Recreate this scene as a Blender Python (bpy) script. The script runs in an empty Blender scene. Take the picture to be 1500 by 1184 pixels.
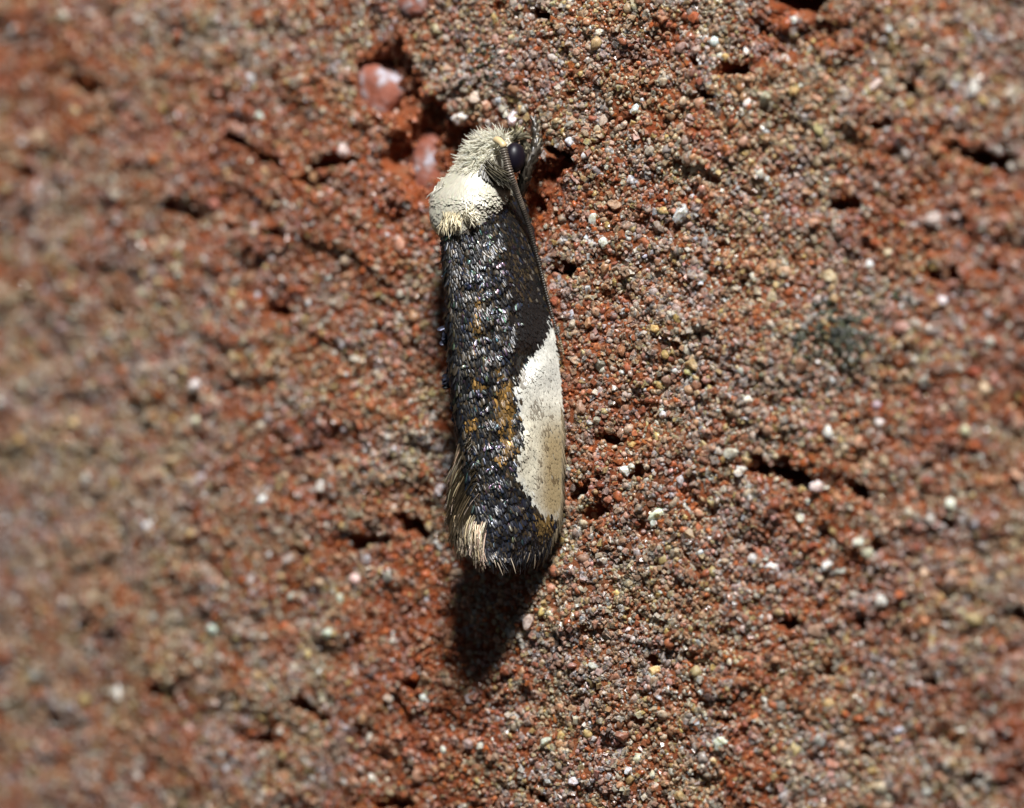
import bpy, math
import numpy as np

# ------------------------------------------------------------------ scale, camera, light
S = 0.001                 # everything below is laid out in millimetres; 1 Blender unit = 1 m
D = 100.0                 # camera distance (mm)
TH = math.radians(35.0)   # the brick face is turned 35 degrees away from the lens
c_, s_ = math.cos(TH), math.sin(TH)
NRM = np.array([-s_, -c_, 0.0]); TAN = np.array([c_, -s_, 0.0]); UPV = np.array([0.0, 0.0, 1.0])
rng = np.random.default_rng(7)

scn = bpy.context.scene
COL = scn.collection
cam_d = bpy.data.cameras.new('camera'); cam = bpy.data.objects.new('camera', cam_d); COL.objects.link(cam)
cam.location = (0, -D * S, 0); cam.rotation_euler = (math.radians(90), 0, 0)
cam_d.sensor_width = 36.0; cam_d.lens = 36.0 * D / 15.0
cam_d.clip_start = 0.002; cam_d.clip_end = 10.0
cam_d.dof.use_dof = True; cam_d.dof.focus_distance = (D - 1.05) * S
cam_d.dof.aperture_fstop = 72.0
scn.camera = cam

w = bpy.data.worlds.new('World'); scn.world = w; w.use_nodes = True
bg = w.node_tree.nodes['Background']
bg.inputs['Color'].default_value = (0.75, 0.85, 1.0, 1); bg.inputs['Strength'].default_value = 0.055

ld = bpy.data.lights.new('camera_flash', 'AREA'); ld.shape = 'RECTANGLE'; ld.size = 0.022; ld.size_y = 0.014
ld.energy = 0.37; ld.color = (1.0, 0.99, 0.985)
lo = bpy.data.objects.new('camera_flash', ld); COL.objects.link(lo)
Ldir = np.array([0.02, -0.64, 0.77]); Ldir /= np.linalg.norm(Ldir)
lo.location = Ldir * 0.13
from mathutils import Vector
lo.rotation_euler = (Vector((0, 0, 0)) - lo.location).to_track_quat('-Z', 'Y').to_euler()

vs = scn.view_settings
vs.view_transform = 'Standard'; vs.look = 'None'; vs.exposure = 0.0; vs.gamma = 1.0
scn.render.engine = 'CYCLES'
cy = scn.cycles
cy.max_bounces = 5; cy.diffuse_bounces = 3; cy.glossy_bounces = 2; cy.transmission_bounces = 3
cy.use_denoising = True; cy.caustics_reflective = False; cy.caustics_refractive = False
scn.render.filter_size = 1.9

# ------------------------------------------------------------------ pixel <-> place
def P(px, py, h=0.0):
    """point at height h (mm) above the brick face seen at photo pixel (px, py)"""
    px, py, h = np.broadcast_arrays(np.asarray(px, float), np.asarray(py, float), np.asarray(h, float))
    X = (px - 750) * 0.01; Z = (592 - py) * 0.01
    k = (c_ * D - h) / (c_ * D + s_ * X)
    return np.stack([k * X, -D + k * D, k * Z], -1)
def to_px(p):
    k = D / (p[..., 1] + D)
    return 750 + p[..., 0] * k * 100, 592 - p[..., 2] * k * 100
def wall(px, py):
    p = P(px, py, 0.0)
    return p @ TAN, p[..., 2]
def from_wall(v, u, h):
    return v[..., None] * TAN + u[..., None] * UPV + h[..., None] * NRM

def sstep(a, b, x):
    t = np.clip((x - a) / (b - a), 0, 1); return t * t * (3 - 2 * t)
_tab = np.random.default_rng(3).random((8, 256, 256))
def vnoise(x, y, k=0):
    xi = np.floor(x).astype(int); yi = np.floor(y).astype(int)
    fx = x - xi; fy = y - yi
    fx = fx * fx * fx * (fx * (fx * 6 - 15) + 10); fy = fy * fy * fy * (fy * (fy * 6 - 15) + 10)
    T = _tab[k % 8]; a = T[xi % 256, yi % 256]; b = T[(xi + 1) % 256, yi % 256]
    c = T[xi % 256, (yi + 1) % 256]; d = T[(xi + 1) % 256, (yi + 1) % 256]
    return (a * (1 - fx) + b * fx) * (1 - fy) + (c * (1 - fx) + d * fx) * fy - 0.5
def fbm(x, y, f, octs=4, k=0, g=0.5):
    r = 0; a = 1.0
    for i in range(octs):
        cs, sn = math.cos(0.6 * i + k), math.sin(0.6 * i + k)
        r = r + a * vnoise((x * cs - y * sn) * f + 17.3 * i, (x * sn + y * cs) * f + 5.1 * i, k + i)
        a *= g; f *= 2.03
    return r
def seg_dist(x, y, ax, ay, bx, by):
    dx, dy = bx - ax, by - ay
    t = np.clip(((x - ax) * dx + (y - ay) * dy) / (dx * dx + dy * dy + 1e-12), 0, 1)
    return np.hypot(x - ax - t * dx, y - ay - t * dy)
def poly_sd(x, y, pts):
    """signed distance to a polygon, negative inside"""
    d = np.full(x.shape, 1e9); inside = np.zeros(x.shape, bool); n = len(pts)
    for i in range(n):
        (ax, ay), (bx, by) = pts[i], pts[(i + 1) % n]
        d = np.minimum(d, seg_dist(x, y, ax, ay, bx, by))
        cross = ((ay > y) != (by > y)) & (x < (bx - ax) * (y - ay) / (by - ay + 1e-12) + ax)
        inside ^= cross
    return np.where(inside, -d, d)
def curve(pts, t):
    """smooth (Catmull-Rom) interpolation of rows of pts at t in 0..1"""
    pts = np.asarray(pts, float); n = len(pts) - 1
    t = np.clip(np.asarray(t, float), 0, 1) * n
    i = np.minimum(t.astype(int), n - 1); f = (t - i)[..., None]
    p0 = pts[np.maximum(i - 1, 0)]; p1 = pts[i]; p2 = pts[i + 1]; p3 = pts[np.minimum(i + 2, n)]
    return 0.5 * (2 * p1 + (p2 - p0) * f + (2 * p0 - 5 * p1 + 4 * p2 - p3) * f ** 2 + (3 * p1 - p0 - 3 * p2 + p3) * f ** 3)
def unit(a):
    return a / (np.linalg.norm(a, axis=-1, keepdims=True) + 1e-12)

# ------------------------------------------------------------------ mesh helpers
def mesh(name, verts, faces, attrs=None, smooth=True, mat=None):
    """verts (n,3) mm; faces (m,k) int array or list of such arrays"""
    if not isinstance(faces, list): faces = [faces]
    me = bpy.data.meshes.new(name)
    V = np.asarray(verts, np.float32).reshape(-1, 3) * S
    loops = np.concatenate([f.reshape(-1) for f in faces]).astype(np.int32)
    cnt = np.concatenate([np.full(len(f), f.shape[1]) for f in faces]).astype(np.int32)
    st = np.concatenate([[0], np.cumsum(cnt)[:-1]]).astype(np.int32)
    me.vertices.add(len(V)); me.vertices.foreach_set('co', V.ravel())
    me.loops.add(len(loops)); me.loops.foreach_set('vertex_index', loops)
    me.polygons.add(len(cnt)); me.polygons.foreach_set('loop_start', st); me.polygons.foreach_set('loop_total', cnt)
    sm = np.full(len(cnt), bool(smooth)) if np.isscalar(smooth) else np.asarray(smooth, bool)
    me.polygons.foreach_set('use_smooth', sm)
    for k, a in (attrs or {}).items():
        a = np.asarray(a, np.float32)
        if a.ndim == 2:
            if a.shape[1] == 3: a = np.concatenate([a, np.ones((len(a), 1), np.float32)], 1)
            at = me.attributes.new(k, 'FLOAT_COLOR', 'POINT'); at.data.foreach_set('color', a.ravel())
        else:
            at = me.attributes.new(k, 'FLOAT', 'POINT'); at.data.foreach_set('value', a)
    me.update(calc_edges=True); me.validate()
    if mat: me.materials.append(mat)
    return me
def obj(name, me, parent=None, loc=None):
    o = bpy.data.objects.new(name, me); COL.objects.link(o)
    if parent is not None: o.parent = parent
    if loc is not None: o.location = np.asarray(loc) * S
    return o
def grid_faces(n, m, wrap=False):
    i, j = np.meshgrid(np.arange(n - 1), np.arange(m if wrap else m - 1), indexing='ij')
    j2 = (j + 1) % m
    return np.stack([i * m + j, i * m + j2, (i + 1) * m + j2, (i + 1) * m + j], -1).reshape(-1, 4)

# ------------------------------------------------------------------ materials
def new_mat(name):
    m = bpy.data.materials.new(name); m.use_nodes = True
    nt = m.node_tree; b = nt.nodes['Principled BSDF']
    return m, nt, b
def N(nt, t, **kw):
    n = nt.nodes.new(t)
    for k, v in kw.items():
        if k in n.inputs: n.inputs[k].default_value = v
        else: setattr(n, k, v)
    return n
def attr(nt, name):
    n = nt.nodes.new('ShaderNodeAttribute'); n.attribute_name = name; return n
def coords(nt, scale=1.0):
    tc = nt.nodes.new('ShaderNodeTexCoord'); mp = nt.nodes.new('ShaderNodeMapping')
    mp.inputs['Scale'].default_value = (scale / S,) * 3
    nt.links.new(tc.outputs['Object'], mp.inputs['Vector']); return mp.outputs['Vector']
def mixc(nt, fac, a, b, mode='MIX'):
    n = nt.nodes.new('ShaderNodeMix'); n.data_type = 'RGBA'; n.blend_type = mode
    for sock, v in ((n.inputs[0], fac), (n.inputs[6], a), (n.inputs[7], b)):
        if hasattr(v, 'is_linked'): nt.links.new(v, sock)
        elif isinstance(v, (int, float)): sock.default_value = v
        else: sock.default_value = (*v, 1)
    return n.outputs[2]
def ramp(nt, fac, stops):
    r = nt.nodes.new('ShaderNodeValToRGB'); nt.links.new(fac, r.inputs[0])
    e = r.color_ramp.elements
    while len(e) < len(stops): e.new(0.5)
    for q, (p, col) in zip(e, stops): q.position = p; q.color = (*col, 1)
    return r.outputs[0]

def mat_clay():
    m, nt, b = new_mat('fired_clay')
    v = coords(nt)
    n1 = N(nt, 'ShaderNodeTexNoise', Scale=1.3, Detail=6.0, Roughness=0.62); nt.links.new(v, n1.inputs['Vector'])
    col = ramp(nt, n1.outputs['Fac'], [(0.30, (0.14, 0.038, 0.018)), (0.45, (0.27, 0.056, 0.015)), (0.58, (0.34, 0.078, 0.020)), (0.72, (0.32, 0.10, 0.038))])
    n2 = N(nt, 'ShaderNodeTexNoise', Scale=11.0, Detail=6.0, Roughness=0.75); nt.links.new(v, n2.inputs['Vector'])
    f2 = ramp(nt, n2.outputs['Fac'], [(0.52, (0, 0, 0)), (0.64, (1, 1, 1))])
    col = mixc(nt, f2, col, (0.33, 0.21, 0.13))
    at = attr(nt, 'sandy')
    f3 = N(nt, 'ShaderNodeMath', operation='MULTIPLY'); nt.links.new(at.outputs['Fac'], f3.inputs[0]); f3.inputs[1].default_value = 0.65
    col = mixc(nt, f3.outputs[0], col, (0.23, 0.09, 0.036))
    nt.links.new(col, b.inputs['Base Color'])
    b.inputs['Roughness'].default_value = 0.85; b.inputs['Specular IOR Level'].default_value = 0.25
    bp = N(nt, 'ShaderNodeBump', Strength=1.0); bp.inputs['Distance'].default_value = 0.09 * S
    nt.links.new(n2.outputs['Fac'], bp.inputs['Height']); nt.links.new(bp.outputs[0], b.inputs['Normal'])
    return m
def mat_grain(name, src):
    m, nt, b = new_mat(name)
    if src == 'Col': base = attr(nt, 'Col').outputs['Color']
    else: base = nt.nodes.new('ShaderNodeObjectInfo').outputs['Color']
    v = coords(nt)
    if src != 'Col':
        g = nt.nodes.new('ShaderNodeNewGeometry'); mp = N(nt, 'ShaderNodeMapping'); mp.inputs['Scale'].default_value = (1 / S,) * 3
        nt.links.new(g.outputs['Position'], mp.inputs['Vector']); v = mp.outputs['Vector']
    n1 = N(nt, 'ShaderNodeTexNoise', Scale=22.0, Detail=4.0, Roughness=0.65); nt.links.new(v, n1.inputs['Vector'])
    f = ramp(nt, n1.outputs['Fac'], [(0.35, (0.55, 0.46, 0.40)), (0.5, (0.95, 0.93, 0.9)), (0.7, (1.2, 1.2, 1.2))])
    col = mixc(nt, 1.0, base, f, 'MULTIPLY')
    nt.links.new(col, b.inputs['Base Color'])
    gi = nt.nodes.new('ShaderNodeNewGeometry'); mr = N(nt, 'ShaderNodeMapRange')
    nt.links.new(gi.outputs['Random Per Island'], mr.inputs['Value']); mr.inputs['To Min'].default_value = 0.16; mr.inputs['To Max'].default_value = 0.75
    nt.links.new(mr.outputs[0], b.inputs['Roughness']); b.inputs['Specular IOR Level'].default_value = 0.5
    b.inputs['Subsurface Weight'].default_value = 0.85; b.inputs['Subsurface Radius'].default_value = (1, .8, .6); b.inputs['Subsurface Scale'].default_value = 0.12 * S
    bp = N(nt, 'ShaderNodeBump', Strength=0.5); bp.inputs['Distance'].default_value = 0.012 * S
    nt.links.new(n1.outputs['Fac'], bp.inputs['Height']); nt.links.new(bp.outputs[0], b.inputs['Normal'])
    return m
def mat_attr(name, rough=0.4, spec=0.5, metal_attr=True, film=False, sheen=0.0):
    """colour from Col; metalness from shine; roughness falls with shine"""
    m, nt, b = new_mat(name)
    nt.links.new(attr(nt, 'Col').outputs['Color'], b.inputs['Base Color'])
    sh = attr(nt, 'shine')
    mr = N(nt, 'ShaderNodeMapRange'); nt.links.new(sh.outputs['Fac'], mr.inputs['Value'])
    mr.inputs['To Min'].default_value = rough; mr.inputs['To Max'].default_value = 0.28
    nt.links.new(mr.outputs[0], b.inputs['Roughness'])
    if metal_attr: nt.links.new(sh.outputs['Fac'], b.inputs['Metallic'])
    b.inputs['Specular IOR Level'].default_value = spec
    if film:
        tf = attr(nt, 'film')
        nt.links.new(tf.outputs['Fac'], b.inputs['Thin Film Thickness']); b.inputs['Thin Film IOR'].default_value = 1.45
    if sheen:
        b.inputs['Sheen Weight'].default_value = sheen; b.inputs['Sheen Roughness'].default_value = 0.4
    return m
def mat_plain(name, col, rough=0.5, spec=0.5, noise=None):
    m, nt, b = new_mat(name)
    b.inputs['Roughness'].default_value = rough; b.inputs['Specular IOR Level'].default_value = spec
    if noise:
        v = coords(nt); n1 = N(nt, 'ShaderNodeTexNoise', Scale=noise[0], Detail=4.0); nt.links.new(v, n1.inputs['Vector'])
        nt.links.new(ramp(nt, n1.outputs['Fac'], noise[1]), b.inputs['Base Color'])
        bp = N(nt, 'ShaderNodeBump', Strength=0.8); bp.inputs['Distance'].default_value = 0.12 * S
        nt.links.new(n1.outputs['Fac'], bp.inputs['Height']); nt.links.new(bp.outputs[0], b.inputs['Normal'])
    else: b.inputs['Base Color'].default_value = (*col, 1)
    return m

M_clay = mat_clay()
M_grit = mat_grain('sand_grit', 'Col')
M_grain = mat_grain('quartz_grain', 'Obj')
M_scale = mat_attr('wing_scale', 0.37, 0.58, True, True)
M_cream = mat_attr('cream_scale', 0.4, 0.5, True, False)
M_hair = mat_attr('hair_scale', 0.5, 0.4, True, False)
def mat_fluff():
    m, nt, b = new_mat('head_fluff'); a = attr(nt, 'Col')
    d = N(nt, 'ShaderNodeBsdfDiffuse'); t = N(nt, 'ShaderNodeBsdfTranslucent'); mx = N(nt, 'ShaderNodeMixShader'); mx.inputs[0].default_value = 0.62
    nt.links.new(a.outputs['Color'], d.inputs['Color']); nt.links.new(a.outputs['Color'], t.inputs['Color'])
    nt.links.new(d.outputs[0], mx.inputs[1]); nt.links.new(t.outputs[0], mx.inputs[2])
    out = [x for x in nt.nodes if x.type == 'OUTPUT_MATERIAL'][0]; nt.links.new(mx.outputs[0], out.inputs['Surface']); nt.nodes.remove(b)
    return m
M_fluff = mat_fluff()
M_cuticle = mat_plain('dark_cuticle', (0.02, 0.016, 0.013), 0.45, 0.5)
M_eye = mat_plain('compound_eye', (0.006, 0.004, 0.009), 0.42, 0.3)
M_pebble = mat_plain('fired_pebble', None, 0.8, 0.25, (3.2, [(0.30, (0.24, 0.065, 0.03)), (0.46, (0.27, 0.10, 0.07)), (0.54, (0.30, 0.19, 0.17)), (0.62, (0.40, 0.37, 0.41))]))

# ------------------------------------------------------------------ the brick face
# clefts and pits: photo pixels of a centre line, half width (mm), depth (mm)
PITS = [
    (1108, 686, 1150, 694, .13, .7), (1150, 692, 1182, 706, .14, .7), (1245, 712, 1268, 722, .12, .55),
    (588, 770, 606, 778, .13, .6), (520, 797, 560, 790, .06, .3), (840, 725, 868, 704, .09, .6), (868, 704, 878, 696, .06, .4),
    (1150, -8, 1190, 0, .22, .9), (1112, 45, 1135, 22, .05, .4), (1418, 228, 1470, 240, .10, .6), (1385, 212, 1405, 220, .06, .4),
    (785, 22, 806, 26, .10, .55), (1060, 104, 1098, 98, .08, .45), (1008, 85, 1022, 92, .07, .4), (1095, 80, 1100, 95, .05, .3),
    (808, 398, 832, 396, .08, .55), (796, 216, 832, 232, .07, .45), (1028, 140, 1040, 138, .06, .35),
    (1330, 1010, 1372, 998, .06, .35), (1265, 1102, 1300, 1104, .07, .35), (862, 752, 880, 748, .04, .25),
    (345, 205, 395, 235, .09, .45), (390, 225, 415, 245, .07, .35), (440, 262, 480, 268, .07, .4), (395, 340, 420, 345, .05, .3),
    (460, 240, 535, 234, .06, .35), (600, 1000, 625, 990, .07, .35), (380, 1080, 408, 1082, .06, .35),
    (400, 455, 425, 468, .08, .35), (895, 180, 925, 178, .03, .15),
    (1330, 120, 1345, 140, .08, .35), (1280, 185, 1302, 180, .06, .3), (1210, 300, 1250, 296, .05, .3), (1105, 375, 1130, 380, .04, .25),
    (1360, 400, 1372, 405, .06, .3), (1440, 390, 1455, 395, .07, .35), (1395, 405, 1410, 402, .06, .3),
    (1150, 910, 1160, 914, .05, .3), (1195, 985, 1215, 990, .06, .35), (1260, 912, 1268, 925, .05, .3),
    (880, 640, 900, 646, .05, .3), (925, 690, 950, 692, .05, .3), (1275, 780, 1285, 800, .05, .35), (950, 960, 990, 1010, .03, .2),
    (1030, 1050, 1085, 1056, .03, .2), (760, 1150, 800, 1176, .07, .3), (620, 1100, 640, 1108, .06, .3),
    (225, 1010, 245, 1020, .06, .35), (440, 1030, 470, 1050, .07, .35), (150, 450, 175, 455, .06, .3), (30, 250, 60, 260, .07, .35),
    (110, 120, 140, 130, .07, .3), (560, 1180, 600, 1178, .07, .35), (300, 140, 340, 150, .05, .25), (1490, 900, 1498, 905, .1, .4),
    (1480, 590, 1492, 600, .08, .35), (1380, 760, 1395, 765, .06, .3), (250, 300, 280, 320, .05, .25), (1020, 560, 1040, 568, .04, .2),
]
PITS_W = [(*[float(q) for q in wall(a, b)], *[float(q) for q in wall(c, d)], hw * .9, dp * .9) for a, b, c, d, hw, dp in PITS]
def wpoly(pts):
    return [tuple(float(q) for q in wall(x, y)) for x, y in pts]
RECESS = wpoly([(515, 85), (560, 72), (588, 40), (602, 100), (632, 140), (668, 172), (712, 196), (706, 225), (660, 250), (640, 300), (606, 300),
                (585, 262), (560, 235), (572, 200), (595, 182), (560, 168), (520, 145)])
RECESS2 = wpoly([(782, 240), (800, 222), (835, 236), (822, 262), (806, 300), (790, 330), (770, 320), (765, 270)])
MOTHP = wpoly([(690, 200), (780, 190), (815, 300), (835, 480), (835, 780), (800, 830), (730, 830), (690, 760), (690, 500), (700, 300)])
# px, py, radius px, 0 red clay .. 1 sandy, strength
ZONES = [(600, 240, 60, 0, 1), (560, 190, 50, 0, .8), (795, 285, 30, 0, 1), (610, 930, 55, 0, .8), (560, 1060, 70, 0, .8), (640, 1120, 35, 0, .6),
         (1145, 45, 35, 0, .9), (1290, 275, 45, 0, .6), (905, 665, 40, 0, .8), (640, 830, 40, 0, .6), (520, 340, 80, 0, .45), (380, 340, 90, 0, .4),
         (250, 240, 90, 0, .4), (1450, 270, 55, 0, .6), (1380, 420, 80, 0, .5), (1180, 700, 45, 0, .5), (1240, 740, 30, 0, .5), (150, 980, 70, 0, .4),
         (845, 560, 40, 0, .4), (1130, 880, 60, 0, .35), (1450, 620, 60, 0, .4), (690, 1010, 30, 0, .5), (460, 640, 60, 0, .35), (80, 100, 60, 0, .5),
         (1300, 860, 60, 0, .4), (1400, 1000, 70, 0, .4), (730, 1000, 40, 0, .5),
         (640, 120, 45, 1, 1), (700, 60, 60, 1, .6), (1170, 190, 70, 1, 1), (1230, 480, 60, 1, .9), (820, 900, 50, 1, .9), (980, 560, 90, 1, .6),
         (1000, 950, 110, 1, .7), (860, 60, 90, 1, .6), (1150, 560, 90, 1, .6), (1420, 80, 120, 1, .7), (1430, 880, 90, 1, .5), (80, 760, 120, 1, .6),
         (300, 860, 120, 1, .5), (80, 560, 110, 1, .5), (480, 120, 60, 1, .5), (850, 1080, 120, 1, .6), (1260, 1080, 90, 1, .6), (640, 400, 40, 1, .5),
         (250, 480, 90, 1, .4), (560, 560, 60, 1, .4), (60, 1060, 80, 1, .5), (1100, 330, 90, 1, .4)]
ZONES += [(650, 1060, 55, 0, .9), (640, 960, 50, 0, .8), (630, 1170, 60, 0, .8), (450, 250, 110, 0, .6), (350, 220, 80, 0, .6), (80, 90, 80, 0, .7), (560, 330, 60, 0, .6), (1360, 280, 80, 0, .6), (1100, 1000, 70, 0, .4), (1200, 700, 60, 0, .5), (860, 300, 40, 0, .5), (930, 420, 90, 1, .5), (1060, 800, 60, 1, .5), (900, 860, 70, 1, .5)]
ZONES_W = [(*[float(q) for q in wall(x, y)], r * .0118 / c_, z, min(1.0, st * 1.2)) for x, y, r, z, st in ZONES]
def sandiness(v, u):
    z = 0.56 + 0.55 * fbm(v, u, 0.55, 3, 1) + 1.35 * fbm(v, u, 2.0, 3, 4, .7)
    for a, b, r, t, st in ZONES_W:
        d2 = ((v - a) ** 2 + (u - b) ** 2) / (r * r)
        k = st * np.exp(-d2 * 0.9)
        z = z * (1 - k) + t * k
    return np.clip(z, 0, 1)
def pit_depth(v, u):
    wob = 0.15 * fbm(v, u, 4.5, 3, 2, .65); d = np.zeros_like(v)
    for ax, ay, bx, by, hw, dp in PITS_W:
        m = (v > min(ax, bx) - .8) & (v < max(ax, bx) + .8) & (u > min(ay, by) - .8) & (u < max(ay, by) + .8)
        if not m.any(): continue
        q = seg_dist(v[m], u[m], ax, ay, bx, by) + wob[m]
        d[m] = np.maximum(d[m], dp * (1 - sstep(hw * .35, hw * 1.5, q)))
    return d
def brick_height(v, u):
    """height of the fired face over its mean plane, mm"""
    recd = np.minimum(poly_sd(v, u, RECESS), poly_sd(v, u, RECESS2))
    inrec = 1 - sstep(-.05, .15, recd)
    h = 0.12 * fbm(v, u, 0.42, 3, 0) + 0.075 * fbm(v, u, 1.5, 3, 3) + (0.075 + 0.16 * inrec) * fbm(v, u, 4.2, 3, 5, .6)
    # broken, ledge-like relief
    q = fbm(v + 0.25 * fbm(v, u, 2.0, 2, 6), u * 1.5, 1.05, 3, 7)
    h = h + 0.05 * (sstep(-.05, .06, q) - .5) + 0.04 * (sstep(.18, .28, q) - .5)
    wob = 0.10 * fbm(v, u, 3.0, 3, 2)
    sd = poly_sd(v, u, RECESS) + wob
    h = h - 0.32 * (1 - sstep(-.16, .02, sd))
    sd = poly_sd(v, u, RECESS2) + wob
    h = h - 0.22 * (1 - sstep(-.14, .02, sd))
    h = h - pit_depth(v, u)
    # the moth sits on a flat stretch of the face
    sd = poly_sd(v, u, MOTHP)
    k = 1 - sstep(-.05, .45, sd)
    h = h * (1 - k) + np.minimum(h, -0.05) * k
    return h

def axis(lo, hi, step, outer):
    core = np.arange(lo, hi + step * .5, step)
    ext = []; x = 0; st = step
    while True:
        st *= 1.12; x += st
        ext.append(x)
        if x > outer: break
    ext = np.array(ext)
    return np.concatenate([(lo - ext)[::-1], core, hi + ext])
va = axis(-10.8, 9.8, 0.048, 40.0); ua = axis(-7.1, 7.1, 0.048, 24.0)
VV, UU = np.meshgrid(va, ua, indexing='ij')
HH = brick_height(VV, UU)
n, m = VV.shape
top = from_wall(VV, UU, HH).reshape(-1, 3)
sandy = sandiness(VV, UU).ravel()
# body of the brick behind the face: rim pushed 40 mm back
rim = np.concatenate([np.arange(m), np.arange(1, n) * m + m - 1, (n - 1) * m + np.arange(m - 2, -1, -1), np.arange(n - 2, 0, -1) * m])
back = top[rim] - NRM * 40.0
nb = len(top); r2 = np.arange(len(rim)); r3 = (r2 + 1) % len(rim)
side = np.stack([rim[r2], nb + r2, nb + r3, rim[r3]], -1)
cen = nb + len(rim)
backc = np.concatenate([back, back.mean(0, keepdims=True)])
cap = np.stack([nb + r2, np.full(len(rim), cen), nb + r3], -1)
gf = grid_faces(n, m)[:, ::-1]
bme = mesh('brick', np.concatenate([top, backc]), [gf, side[:, ::-1], cap[:, ::-1]], {'sandy': np.concatenate([sandy, np.full(len(backc), .4)])}, True, M_clay)
brick = obj('brick', bme)
brick['kind'] = 'structure'; brick['label'] = 'rough red fired brick face crusted with pale sand grains'; brick['category'] = 'brick'

# ------------------------------------------------------------------ sand grains
def ico(sub):
    g = (1 + 5 ** .5) / 2
    v = [(-1, g, 0), (1, g, 0), (-1, -g, 0), (1, -g, 0), (0, -1, g), (0, 1, g), (0, -1, -g), (0, 1, -g), (g, 0, -1), (g, 0, 1), (-g, 0, -1), (-g, 0, 1)]
    f = [(0, 11, 5), (0, 5, 1), (0, 1, 7), (0, 7, 10), (0, 10, 11), (1, 5, 9), (5, 11, 4), (11, 10, 2), (10, 7, 6), (7, 1, 8), (3, 9, 4), (3, 4, 2), (3, 2, 6), (3, 6, 8), (3, 8, 9), (4, 9, 5), (2, 4, 11), (6, 2, 10), (8, 6, 7), (9, 8, 1)]
    v = [np.array(q) / np.linalg.norm(q) for q in v]
    for _ in range(sub):
        mid = {}; nf = []
        def mp(a, b):
            k = (min(a, b), max(a, b))
            if k not in mid:
                q = v[a] + v[b]; v.append(q / np.linalg.norm(q)); mid[k] = len(v) - 1
            return mid[k]
        for a, b, c in f:
            x, y, z = mp(a, b), mp(b, c), mp(c, a)
            nf += [(a, x, z), (b, y, x), (c, z, y), (x, y, z)]
        f = nf
    return np.array(v), np.array(f)
ICO0, ICO1, ICO2 = ico(0), ico(1), ico(2)
def rand_rot(n, r):
    q = unit(r.normal(size=(n, 4))); a, b, c, d = q.T
    return np.stack([np.stack([1 - 2 * (c * c + d * d), 2 * (b * c - a * d), 2 * (b * d + a * c)], -1),
                     np.stack([2 * (b * c + a * d), 1 - 2 * (b * b + d * d), 2 * (c * d - a * b)], -1),
                     np.stack([2 * (b * d - a * c), 2 * (c * d + a * b), 1 - 2 * (b * b + c * c)], -1)], -2)
PAL = np.array([(.37, .225, .15), (.37, .285, .215), (.48, .42, .345), (.25, .070, .030), (.39, .205, .15), (.42, .305, .14), (.64, .63, .57), (.06, .05, .045), (.34, .092, .026), (.30, .14, .08)])
W_RED = np.array([.15, .07, .03, .25, .12, .015, .008, .012, .26, .18]); W_RED /= W_RED.sum()
W_SND = np.array([.24, .32, .17, .05, .12, .12, .018, .014, .02, .08]); W_SND /= W_SND.sum()
def grain_colour(z, r):
    n = len(z); cr = np.cumsum(W_RED); cs = np.cumsum(W_SND); q = r.random(n)
    k = np.where(r.random(n) < z, np.searchsorted(cs, q), np.searchsorted(cr, q)).clip(0, len(PAL) - 1)
    mean = (z[:, None] * np.array([.37, .265, .165]) + (1 - z[:, None]) * np.array([.31, .105, .045]))
    return np.clip((PAL[k] * .85 + mean * .15) * np.exp(r.normal(0, .16, (n, 1))) * np.exp(r.normal(0, .03, (n, 3))), 0.01, .85)
CUBE = (np.array([(x, y, z) for x in (-1, 1) for y in (-1, 1) for z in (-1, 1)]) * .66, np.array([(0, 1, 3), (0, 3, 2), (4, 6, 7), (4, 7, 5), (0, 4, 5), (0, 5, 1), (2, 3, 7), (2, 7, 6), (0, 2, 6), (0, 6, 4), (1, 5, 7), (1, 7, 3)]))
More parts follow.
